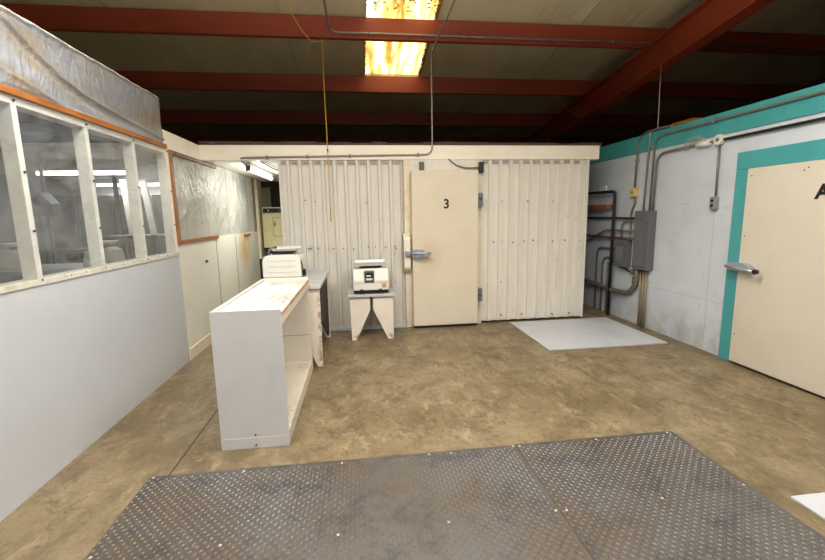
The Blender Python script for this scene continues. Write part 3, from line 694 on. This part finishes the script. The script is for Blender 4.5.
# ================================================================== SCALES
def scale(name, label, cx_, y0, z, W, Dp, Hb, front=True):
    """bench scale; display side at y0 when front"""
    t = thing(name, label, 'scale', (cx_, y0+Dp/2, z))
    x0, x1, y1 = cx_-W/2, cx_+W/2, y0+Dp
    sgn = 1
    bb = MB()
    z0 = z+.045
    if front:
        # side profile: sloped display face
        prof = [(y0, z0), (y0, z0+Hb*.48), (y0+.035, z0+Hb*.86), (y0+.06, z0+Hb), (y1-.03, z0+Hb), (y1, z0+Hb*.8), (y1, z0)]
        bb.prism(prof, 'x', x0, x1)
        bb.build('body', WPLAS, t, .012)
        b2 = box(x0+.004, x1-.004, y0+.004, y1, z+.012, z0+.004)
        b2.build('base', BLACK, t, .006)
        for xx in (x0+.10, x1-.10):
            MB().cyl((xx, y0+.02, z), (xx, y0+.02, z+.02), .03, 14).cyl((xx, y0+.02, z+.02), (xx, y0+.02, z+.062), .028, 14).build('foot', BLACK, t)
            MB().cyl((xx, y1-.05, z), (xx, y1-.05, z+.02), .03, 14).build('foot', BLACK, t)
        # display set into sloped face
        dc = Vector((cx_-.012, y0+.012, z0+Hb*.66)); tilt = math.atan2(.035, Hb*.38)
        f = MB(); fx0, fx1, fz0, fz1 = dc.x-.068, dc.x+.052, z0+Hb*.36, z0+Hb*.92
        f.box(fx0, fx1, y0-.006, y0+.05, fz0, fz1)
        disp = f.build('display_frame', simple('display_silver', srgb(120, 120, 124), .4, .4), t, .006)
        MB().box(fx0+.014, fx1-.014, y0-.009, y0-.005, fz0+.016, fz1-.02).build('display_window', BLACK, disp, .003)
        MB().box(fx0+.022, fx1-.022, y0-.0105, y0-.008, fz0+.03, fz0+.055).box(fx0+.03, fx1-.04, y0-.0105, y0-.008, fz0+.075, fz0+.092).build('dial_plate', TRAYM, disp, .001)
        MB().box(x1-.085, x1-.03, y0-.003, y0+.01, z0+.03, z0+.08).build('badge', simple('tan_badge', srgb(196, 172, 120), .5, .2), t, .001)
        MB().box(x0+.006, x1-.006, y0-.0015, y0+.01, z0+Hb*.34, z0+Hb*.36).build('body_seam', simple('seam_beige', srgb(180, 166, 140), .6), t)
    else:
        # rear face: rounded shoulders and moulded ribs
        r_ = .07; pts = [(x0, z0), (x1, z0)]
        for cxx, a0 in ((x1-r_, 0), (x0+r_, 90)):
            for k in range(7):
                a = math.radians(a0+15*k); pts.append((cxx+r_*math.cos(a), z0+Hb-r_+r_*math.sin(a)))
        bb.prism(pts, 'y', y0, y1); bb.build('body', WPLAS, t, .008)
        box(x0+.01, x1-.01, y0+.01, y1-.01, z+.012, z0+.004).build('base', BLACK, t, .004)
        rb_ = MB()
        for q in (.22, .48, .74): rb_.box(x0+.05, x1-.05, y0-.004, y0+.004, z0+Hb*q, z0+Hb*q+.006)
        rb_.build('moulded_ribs', M_paint('rib_enamel', srgb(210, 202, 188), (150, 140, 120), .2).m, t, .002)
        box(x0-.03, x0-.004, y0+.02, y1, z+.02, z0+Hb*.86).build('side_cover', BLACK, t, .006)
        for xx in (x0+.05, x1-.05):
            for yv in (y0+.05, y1-.05): MB().cyl((xx, yv, z), (xx, yv, z+.02), .02, 10).build('foot', BLACK, t)
        MB().tube([(x0+.06, y0+.03, z0+Hb), (x0+.07, y0+.06, z0+Hb+.055), (x0+.13, y0+.12, z0+Hb+.075)], .016, 8).build('display_arm', simple('arm_grey', srgb(80, 80, 84), .5), t)
        MB().tube([(x1-.06, y0+.02, z0+Hb+.0), (x1-.01, y0+.012, z0+Hb-.045), (x1+.012, y0+.01, z0+Hb-.11), (x1+.012, y0+.01, z0+Hb-.15)], .008, 8, .03).build('cable', BLACK, t)
        box(x1+.0, x1+.035, y0+.06, y0+.12, z0+.0, z0+.07).build('plug', BLACK, t, .008)
    zt = z0+Hb
    MB().prism([(x0+.10, zt-.004), (x1-.10, zt-.004), (x1-.06, zt+.036), (x0+.06, zt+.036)], 'y', y0+.09, y1-.08).build('platter_support', BLACK, t, .003)
    # tray: open pan with raised lip
    tr_ = MB(); a = .012; px0, px1, py0, py1 = x0+(.004 if front else .06), x1-.012, y0+(.015 if front else .05), y1-.01; zb, zl = zt+.036, zt+.036+(.045 if front else .030)
    e = .026 if front else .04
    outer = [(px0, py0), (px1, py0), (px1, py1), (px0, py1)]; inn = [(px0+e, py0+e), (px1-e, py0+e), (px1-e, py1-e), (px0+e, py1-e)]
    vs = [(x, y, zl) for x, y in outer]+[(x, y, zb) for x, y in inn]+[(x+(a if x < cx_ else -a), y+(a if y < y0+Dp/2 else -a), zl) for x, y in outer]+[(x+(a if x < cx_ else -a), y+(a if y < y0+Dp/2 else -a), zb+.006) for x, y in inn]
    fs = []
    for k in range(4):
        n_ = (k+1) % 4
        fs += [(k, n_, 4+n_, 4+k)[::-1], (8+k, 8+n_, 12+n_, 12+k), (k, n_, 8+n_, 8+k)]
    fs += [(4, 5, 6, 7), (15, 14, 13, 12)[::-1]]
    tr_.add(vs, fs); tr_.build('weighing_tray', TRAYM, t, .003)
    return t
scale('weighing_scale', 'white weighing scale with a black display window on the small stool', .100, 4.93, .572, .425, .34, .257, True)
scale('weighing_scale', 'white weighing scale seen from its ribbed back on the bench behind the cabinet', -.828, 4.42, .838, .39, .40, .232, False)

# ================================================================== DRYER + PASSAGE
pl = thing('appliance_stand', 'low dark stand under the almond dryer in the passage', 'stand', (-1.45, 8.55, 0))
box(-1.78, -1.12, 8.28, 8.88, .82, .90).build('shelf', DARK, pl, .004)
for xx in (-1.76, -1.18):
    for yv in (8.31, 8.81): box(xx, xx+.05, yv, yv+.05, 0, .82).build('leg', DARK, pl)
dr = thing('clothes_dryer', 'almond yellow clothes dryer with black control strip at the end of the passage', 'dryer', (-1.48, 8.55, .90))
box(-1.86, -1.13, 8.30, 8.88, .93, 1.58).build('cabinet_body', DRYERM, dr, .012)
box(-1.86, -1.13, 8.34, 8.88, 1.58, 1.70).build('control_console', DRYERM, dr, .008)
box(-1.84, -1.15, 8.328, 8.345, 1.595, 1.68).build('control_strip', BLACK, dr, .003)
MB().cyl((-1.74, 8.318, 1.637), (-1.74, 8.33, 1.637), .014, 12).build('knob', TRAYM, dr)
box(-1.55, -1.36, 8.322, 8.33, 1.63, 1.65).build('control_print', simple('strip_grey', srgb(110, 108, 104), .5), dr)
dd = MB().prism(rrect(-1.66, -1.18, 1.15, 1.50, .03), 'y', 8.288, 8.30).build('door', DRYERM, dr, .004)
MB().prism(rrect(-1.668, -1.172, 1.142, 1.508, .035), 'y', 8.296, 8.302).build('door_gap', simple('gap_olive', srgb(140, 132, 84), .7), dd)
box(-1.645, -1.615, 8.278, 8.29, 1.34, 1.43).build('handle', simple('handle_gold', srgb(150, 132, 60), .4, .4), dd, .004)
for xx in (-1.80, -1.16):
    for yv in (8.33, 8.85): MB().cyl((xx, yv, .90), (xx, yv, .935), .02, 10).build('foot', BLACK, dr)
al = thing('fluorescent_lamp', 'bright fluorescent strip lamp on the ceiling of the narrow passage', 'lamp', (-1.40, 6.4, 2.2))
box(-1.43, -1.37, 5.68, 7.12, 2.165, 2.204).build('housing', simple('lamp_housing_white', srgb(220, 220, 214), .4), al, .004)
MB().cyl((-1.40, 5.72, 2.125), (-1.40, 7.08, 2.125), .026, 12).build('tube', TUBE, al)
box(-1.428, -1.372, 5.68, 5.72, 2.10, 2.166).build('end_cap', simple('end_cap_grey', srgb(96, 92, 84), .5), al, .003)
box(-1.432, -1.368, 7.08, 7.13, 2.09, 2.17).build('end_cap', simple('end_cap_grey2', srgb(110, 108, 100), .5), al, .003)
area('passage_lamp_light', (-1.40, 6.4, 2.07), .06, 1.3, 17, (0, 0, 0), (1, .98, .9))
area('passage_lamp_light', (-1.48, 6.4, 2.12), .04, 1.3, 3, (0, PI/2, 0), (1, .98, .9))
area('passage_lamp_light', (-1.32, 6.4, 2.12), .04, 1.3, 3, (0, -PI/2, 0), (1, .98, .9))

# ================================================================== SHOP LAMPS (above and behind the view)
for i, (lx, ly) in enumerate(LAMPS):
    t = thing('strip_lamp', ['strip lamp hanging behind the viewer on the left', 'strip lamp hanging behind the viewer on the right', 'strip lamp hanging overhead on the left', 'strip lamp hanging overhead on the right'][i], 'lamp', (lx, ly, LZ), 'hanging strip lamps')
    box(lx-.62, lx+.62, ly-.14, ly+.14, LZ, LZ+.03).build('reflector', simple('lamp_white', srgb(230, 230, 226), .4), t, .004)
    for dy in (-.06, .06): MB().cyl((lx-.6, ly+dy, LZ-.035), (lx+.6, ly+dy, LZ-.035), .019, 10).build('tube', TUBE2, t)
    for dx in (-.45, .45): MB().tube([(lx+dx, ly, LZ+.03), (lx+dx, ly, rz(ly)-.005)], .003, 6).build('chain', GALV, t)

# ================================================================== CORD AND CONDUITS
cy = 5.36
cord = MB().tube([(-.80, 4.60, rz(4.6)-.02), (-.74, 4.75, 3.82), (-.67, 4.95, 3.70), (-.58, 5.15, 3.58), (-.48, 5.30, 3.51), (-.385, cy, 3.54), (-.371, cy+.02, 3.56)], .006, 6, .05)
cord.tube([(-.371, cy, 3.57), (-.372, cy-.004, 3.0), (-.366, cy-.003, 2.5), (-.369, cy, 2.0), (-.367, cy, 1.46)], .0055, 6, .05)
co = tag(cord.build('yellow_rope', YCORD, None, 0, (-.37, cy, 1.44)), 'thin yellow cord hanging from the purlin in front of the corrugated wall', 'cord')
MB().tube([(-.382, cy, 1.455), (-.372, cy, 1.465), (-.360, cy, 1.44), (-.352, cy, 1.455)], .008, 8).build('knot', YCORD, co)
MB().tube([(-.366, cy-.005, 2.32), (-.366, cy+.0, 2.29)], .009, 8).build('tie', DARK, co)

YF = BY-.033
c = MB().tube([(.945, 1.5, 3.45), (.945, YF, 3.47), (.945, YF, 2.262), (-1.39, YF, 2.226), (-1.43, YF+.03, 2.215), (-1.43, 5.69, 2.17)], .0115, 10, .10)
cd_ = tag(c.build('electric_conduit', simple('grey_conduit_fascia', srgb(150, 144, 136), .4, .6), None, 0, (.945, YF, 2.26)), 'grey conduit dropping from the roof and running left along the fascia', 'conduit')
for x in (.76, -.10, -.62, -1.10): box(x-.012, x+.012, YF-.015, BY-.018, 2.262+(x-.945)*.0154-.02, 2.262+(x-.945)*.0154+.02).build('strap', DGALV, cd_, .002)
zz = K-.12*3.88
c = MB().tube([(-.28, 1.5, 3.66), (-.28, 5.37, 3.655), (7.9, 5.37, 3.645)], .0125, 10, .12)
cd_ = tag(c.build('electric_conduit', GALV, None, 0, (4, 5.37, 3.65)), 'grey conduit fixed along the nearest visible red purlin', 'conduit')
for x in (.2, 1.35, 2.4, 3.3): MB().tube([(x-.02, 5.37, 3.65), (x+.02, 5.37, 3.65)], .017, 10).build('coupling', GALV, cd_)
c = MB().tube([(-1.20, BY+.06, 2.19), (-1.20, 6.4, 2.19), (-1.0, 8.0, 2.19)], .009, 8)
tag(c.build('electric_cable', BLACK, None, 0, (-1.2, 6, 2.19)), 'black cable run along the passage ceiling beside the strip lamp', 'cable')

# --- right wall services
pn = thing('electrical_panel', 'tall grey breaker panel on the right wall', 'electrical panel', (3.58, 4.91, .75))
box(3.53, RX, 4.765, 5.045, .755, 1.50).build('enclosure', PANELG, pn, .004)
dr_ = box(3.522, 3.53, 4.84, 5.02, .80, 1.36).build('door', simple('panel_door_grey', srgb(104, 106, 110), .42), pn, .003)
box(3.518, 3.523, 4.845, 5.01, .80, .812).build('latch', DGALV, dr_, .001)
box(3.5295, 3.531, 4.80, 5.05, .785, .79).build('cover_seam', BLACK, pn)
pn2 = thing('electrical_panel', 'small grey disconnect box left of the tall breaker panel', 'electrical panel', (3.58, 5.33, .74))
box(3.535, RX, 5.20, 5.455, .745, 1.115).build('enclosure', PANELG, pn2, .004)
dr_ = box(3.527, 3.535, 5.25, 5.40, .82, 1.02).build('door', simple('panel_door_grey_small', srgb(124, 126, 130), .42), pn2, .003)
box(3.522, 3.528, 5.28, 5.37, .835, .845).build('latch', DGALV, dr_, .001)
PX = RX-.024
def cond(pts, r, mat, label, fil=.08, name='electric_conduit', cat='conduit', straps=()):
    o = tag(MB().tube(pts, r, 10, fil).build(name, mat, None, 0, pts[0]), label, cat)
    if straps:
        for y, z, ax in straps:
            s = MB()
            if ax == 'h': s.box(PX-r-.006, RX, y-.012, y+.012, z-r-.008, z+r+.008)
            else: s.box(PX-r-.006, RX, y-r-.008, y+r+.008, z-.012, z+.012)
            s.build('strap', GALV, o, .002)
    return o
cond([(PX, 5.19, 1.79), (PX, 5.17, 2.40), (PX, 5.05, 2.472), (PX, 4.78, 2.478), (PX+.1, 4.6, 2.478)], .012, DGALV, 'dark conduit rising from the yellow box and bending over the teal band', .09, straps=((5.18, 2.15, 'v'),))
cond([(PX, 5.17, 1.69), (PX, 5.16, 1.60), (PX, 5.23, 1.50), (PX, 5.22, 1.16), (PX, 5.22, 1.11)], .012, DGALV, 'short flexible conduit below the yellow box', .06)
cond([(PX, 4.99, 1.50), (PX, 4.95, 2.47), (PX+.06, 4.94, 2.475)], .012, GALV, 'straight light conduit up from the tall breaker panel to the wall top', .04, straps=((4.955, 2.28, 'v'),))
cond([(PX, 4.875, 1.50), (PX, 4.86, 2.385), (PX, 2.0, 2.388), (PX, -1, 2.388)], .013, DGALV, 'long conduit running along the teal band', .14, straps=((4.0, 2.388, 'h'), (2.95, 2.388, 'h')))
cond([(PX, 4.815, 1.50), (PX, 4.80, 2.18), (PX, 3.94, 2.19)], .013, DGALV, 'conduit from the tall panel bending to the round junction box', .14)
cond([(PX, 3.88, 2.185), (PX, -1, 2.18)], .014, BLACKP, 'black conduit running above the teal door frame', 0, straps=())
cond([(PX, 3.91, 2.14), (PX, 3.90, 1.63)], .011, DGALV, 'short conduit dropping from the junction box to the outlet', 0)
jb = thing('junction_box', 'round white junction box with frayed wires under the teal band', 'junction box', (PX, 3.91, 2.19))
MB().cyl((RX, 3.91, 2.19), (RX-.05, 3.91, 2.19), .052, 20).build('body', simple('white_box', srgb(214, 212, 206), .5), jb, .004)
MB().cyl((RX-.05, 3.91, 2.19), (RX-.058, 3.91, 2.19), .02, 12).build('knob', GALV, jb)
MB().tube([(PX-.01, 4.02, 2.18), (PX-.01, 4.18, 2.18)], .03, 10).build('tape_wrap', simple('white_tape', srgb(220, 218, 214), .6), jb)
wr_ = MB()
for k in range(9):
    a = random.uniform(-.05, .05); b_ = random.uniform(.02, .09)
    wr_.tube([(PX-.02, 4.02, 2.19), (PX-.05, 4.10+random.uniform(0, .05), 2.19+b_), (PX-.03, 4.22+random.uniform(0, .12), 2.19+b_*.9+a*.4), (PX-.02, 4.34, 2.17+a)], .0018, 5, .03)
wr_.build('loose_wires', simple('wire_grey', srgb(176, 176, 176), .5), jb)
ou = thing('wall_outlet', 'grey metal outlet box hanging below the junction box', 'outlet', (PX, 3.91, 1.56))
box(RX-.05, RX, 3.875, 3.945, 1.50, 1.63).build('box_body', simple('outlet_grey', srgb(150, 152, 156), .45, .4), ou, .006)
for z in (1.59, 1.54): MB().cyl((RX-.05, 3.91, z), (RX-.056, 3.91, z), .017, 12).build('socket', BLACK, ou)
yb_ = thing('switch_box', 'yellowed switch box on the wall above the panels', 'switch', (PX, 5.19, 1.74))
box(RX-.055, RX, 5.135, 5.245, 1.685, 1.80).build('box_body', YEL, yb_, .006)
MB().cyl((RX-.055, 5.19, 1.745), (RX-.063, 5.19, 1.745), .012, 10).build('toggle', DARK, yb_)
# pipes under the panel
for k, (ya, yb) in enumerate(((4.96, 4.945), (4.90, 4.885), (4.84, 4.825))):
    cond([(PX-.005*k, ya, .755), (PX-.005*k, yb, 0)], .0135, simple('tan_riser', srgb(150, 134, 110), .45, .3), ['left one of three conduits dropping from the tall panel to the floor', 'middle one of three conduits dropping from the tall panel to the floor', 'right one of three conduits dropping from the tall panel to the floor'][k], 0).__setitem__('group', 'floor conduits under the tall panel')
bx = 3.55
cond([(bx, 8.5, 1.82), (bx, 5.53, 1.775), (bx, 5.54, 0)], .022, BLACKP, 'black iron pipe turning down to the floor in the gap', .05, 'iron_pipe', 'pipe')
cond([(PX-.01, 8.5, 1.42), (PX-.01, 5.07, 1.405)], .015, BLACKP, 'level dark pipe running into the gap at panel height', 0, 'iron_pipe', 'pipe')
cond([(PX-.02, 8.4, .98), (PX-.02, 6.25, 1.03), (PX-.02, 5.78, 1.235), (PX-.02, 5.07, 1.24)], .013, DGALV, 'grey conduit stepping upward toward the tall breaker panel', .12)
cond([(PX-.03, 8.5, 1.14), (PX-.03, 5.46, 1.13), (PX-.03, 5.07, 1.135)], .02, DWOOD, 'brown level pipe just above the small disconnect box', 0, 'iron_pipe', 'pipe')
cond([(PX-.012, 5.40, 1.115), (PX-.012, 5.40, 1.37), (PX-.012, 5.07, 1.372)], .013, GALV, 'conduit arching from the small disconnect box to the tall panel', .12)
cond([(PX, 5.99, 0), (PX, 5.99, .965), (PX, 5.455, .968)], .015, DGALV, 'tallest of three conduits bending into the small disconnect box', .13)
cond([(PX, 5.83, 0), (PX, 5.83, .83), (PX, 5.455, .835)], .015, DGALV, 'middle of three conduits bending into the small disconnect box', .13)
cond([(PX, 5.70, 0), (PX, 5.70, .76), (PX, 5.60, .775), (PX, 5.455, .772)], .014, GALV, 'shortest of three conduits bending into the small disconnect box', .10)
cond([(3.56, 8.5, .46), (3.57, 6.2, .41), (3.57, 5.80, .395), (3.57, 5.42, .38), (3.57, 5.14, .40), (3.57, 5.02, .50), (3.58, 4.99, .62), (3.58, 5.0, .757)], .034, simple('grey_flex_conduit', srgb(112, 106, 94), .5, .2), 'thick flexible conduit curving up into the tall breaker panel', .1, 'flexible_conduit', 'conduit')
cond([(PX-.01, 5.42, .745), (PX-.01, 5.20, .70), (PX-.01, 5.10, .66), (PX-.01, 5.06, .757)], .011, BLACKP, 'thin black cable looping between the two grey panels', .05, 'electric_cable', 'cable')
yo = thing('wall_outlet', 'yellowed twin socket outlet inside the curve of the thick conduit', 'outlet', (RX, 5.12, .58))
box(RX-.03, RX, 5.05, 5.14, .53, .64).build('cover_plate', YEL, yo, .004)
for z in (.61, .56): MB().cyl((RX-.03, 5.095, z), (RX-.034, 5.095, z), .015, 12).build('socket', BLACK, yo)
tag(box(RX-.05, RX, 5.08, 5.15, .675, .73).build('conduit_fitting', GALV, None, .006, (RX, 5.12, .7)), 'small silver conduit fitting under the left edge of the tall panel', 'fitting')
tag(box(3.53, RX-.004, 5.68, 7.6, 1.535, 1.60).build('wall_board', OWOOD, None, .003, (3.6, 6.6, 1.53)), 'orange wooden board fixed in the gap behind the black pipe', 'board')
tag(box(RX-.02, RX, 5.86, 6.02, 1.79, 1.88).build('wall_card', simple('white_card', srgb(226, 226, 226), .5), None, .002, (RX, 5.9, 1.8)), 'small white card on the wall above the black pipe', 'card')
tag(box(3.66, 3.86, 4.35, 4.68, 2.452, 2.50).build('wood_offcut', OWOOD, None, .004, (3.75, 4.5, 2.45)), 'orange wood offcut lying on top of the teal banded wall', 'board')
tag(MB().tube([(3.635, 4.865, 2.47), (3.76, 5.05, 3.275)], .005, 6).build('hanging_wire', simple('pale_wire', srgb(190, 176, 166), .5), None, 0, (3.62, 4.86, 2.47)), 'thin pale wire rising from the wall conduits to the rafter', 'wire')

# ================================================================== ROOM BEHIND THE WINDOWS
def inner_lamp(x0, x1, y, z, label, p):
    t = thing('fluorescent_lamp', label, 'lamp', ((x0+x1)/2, y, z), 'lamps in the room behind the windows')
    box(x0, x1, y-.07, y+.07, z, z+.05).build('housing', simple('inner_housing', srgb(214, 214, 210), .4), t, .004)
    MB().cyl((x0+.03, y, z-.03), (x1-.03, y, z-.03), .024, 12).build('tube', TUBE, t)
    for dx in (.15, x1-x0-.15): MB().tube([(x0+dx, y, z+.05), (x0+dx, y, 2.33)], .004, 6).build('hanger', GALV, t)
    area('inner_lamp_light', ((x0+x1)/2, y, z-.07), x1-x0, .1, p)
inner_lamp(-4.48, -3.24, 6.55, 2.2, 'hanging fluorescent lamp seen through the second window', 16)
inner_lamp(-4.95, -3.70, 8.72, 2.2, 'hanging fluorescent lamp seen through the farther windows', 20)
GCAB = simple('grey_locker_paint', srgb(96, 98, 102), .5)
for i, x in enumerate((-5.6, -4.95, -4.3, -3.62)):
    t = thing('storage_locker', ['grey locker farthest left along the inner back wall', 'grey locker second from the left along the inner back wall', 'grey locker under the lamps at the inner back wall', 'grey locker nearest the passage at the inner back wall'][i], 'locker', (x, 8.4, 0), 'grey lockers in the inner room')
    box(x-.31, x+.31, 8.62, 9.06, .0, 1.98).build('body', GCAB, t, .006)
    box(x-.28, x+.28, 8.60, 8.62, .05, 1.94).build('door', simple('locker_door', srgb(112, 114, 116), .45), t, .004)
def wbench(x0, x1, y0, y1, h, label, top):
    t = thing('work_table', label, 'table', ((x0+x1)/2, (y0+y1)/2, 0))
    box(x0, x1, y0, y1, h-.04, h).build('tabletop', top, t, .004)
    for x in (x0+.03, x1-.09):
        for y in (y0+.03, y1-.09): box(x, x+.06, y, y+.06, 0, h-.04).build('leg', DGALV, t)
    box(x0+.06, x1-.06, y0+.05, y1-.05, .28, .31).build('shelf', GCAB, t, .003)
    return t
TOPG = simple('zinc_tabletop', srgb(150, 154, 158), .35, .6)
wbench(-4.85, -2.75, 4.7, 5.5, 1.0, 'long metal work table behind the second window', TOPG)
wbench(-3.75, -2.55, 6.5, 7.2, 1.28, 'tall dark framed table behind the third window', simple('dark_tabletop', srgb(70, 72, 76), .4, .4))
wbench(-3.6, -2.4, 2.9, 3.7, .96, 'metal work table close behind the first window', TOPG)
def inner_scale(x, y, z, label, dish):
    t = thing('weighing_scale', label, 'scale', (x, y, z))
    MB().prism([(x-.16, z), (x+.16, z), (x+.13, z+.17), (x+.05, z+.2), (x-.05, z+.2), (x-.13, z+.17)], 'y', y-.14, y+.14).build('body', simple('inner_scale_white', srgb(196, 196, 190), .4), t, .01)
    MB().cyl((x, y, z+.2), (x, y, z+.24), .03, 12).build('post', DGALV, t)
    MB().tube([(x, y, z+.235), (x, y, z+.25), (x, y, z+.275)], lambda q: .10+.05*q, 20).build('weighing_dish', dish, t)
inner_scale(-2.9, 5.1, 1.0, 'white scale with a pale yellow dish behind the third window', simple('cream_dish', srgb(236, 230, 170), .35))
inner_scale(-3.9, 5.2, 1.0, 'white scale with a metal dish behind the second window', TRAYM)
hd = thing('metal_hopper', 'pointed grey metal hopper hanging behind the second window', 'hopper', (-3.82, 5.68, 1.56))
MB().prism([(-3.93, 1.57), (-3.71, 1.57), (-3.71, 1.72), (-3.82, 1.86), (-3.93, 1.72)], 'y', 5.60, 5.78).build('hood', simple('hopper_grey', srgb(84, 86, 88), .6), hd, .004)
MB().tube([(-3.82, 5.69, 1.85), (-3.82, 5.69, 2.33)], .02, 8).build('stem', DGALV, hd)
for i, (xb, xt, yv, l_) in enumerate(((-3.36, -3.44, 6.62, 'white post leaning behind the third window'), (-3.10, -3.21, 6.70, 'white post leaning behind the last window'))):
    q = MB().add([(xb-.03, yv, 1.28), (xb+.06, yv, 1.28), (xb+.06, yv+.03, 1.28), (xb-.03, yv+.03, 1.28), (xt-.045, yv+.1, 2.1), (xt+.045, yv+.1, 2.1), (xt+.045, yv+.13, 2.1), (xt-.045, yv+.13, 2.1)], BF)
    tag(q.build('leaning_post', simple('post_white', srgb(226, 224, 214), .5), None, .003, (xb, yv, 1.28)), l_, 'post')
dk = thing('storage_rack', 'dark rack of boxes high up behind the first windows', 'rack', (-4.6, 4.6, 0))
for x in (-5.4, -4.0):
    for y in (7.5, 8.0): box(x, x+.05, y, y+.05, 0, 2.5).build('upright', DARK, dk)
box(-5.4, -3.95, 7.5, 8.05, 1.0, 1.04).build('shelf', DARK, dk)
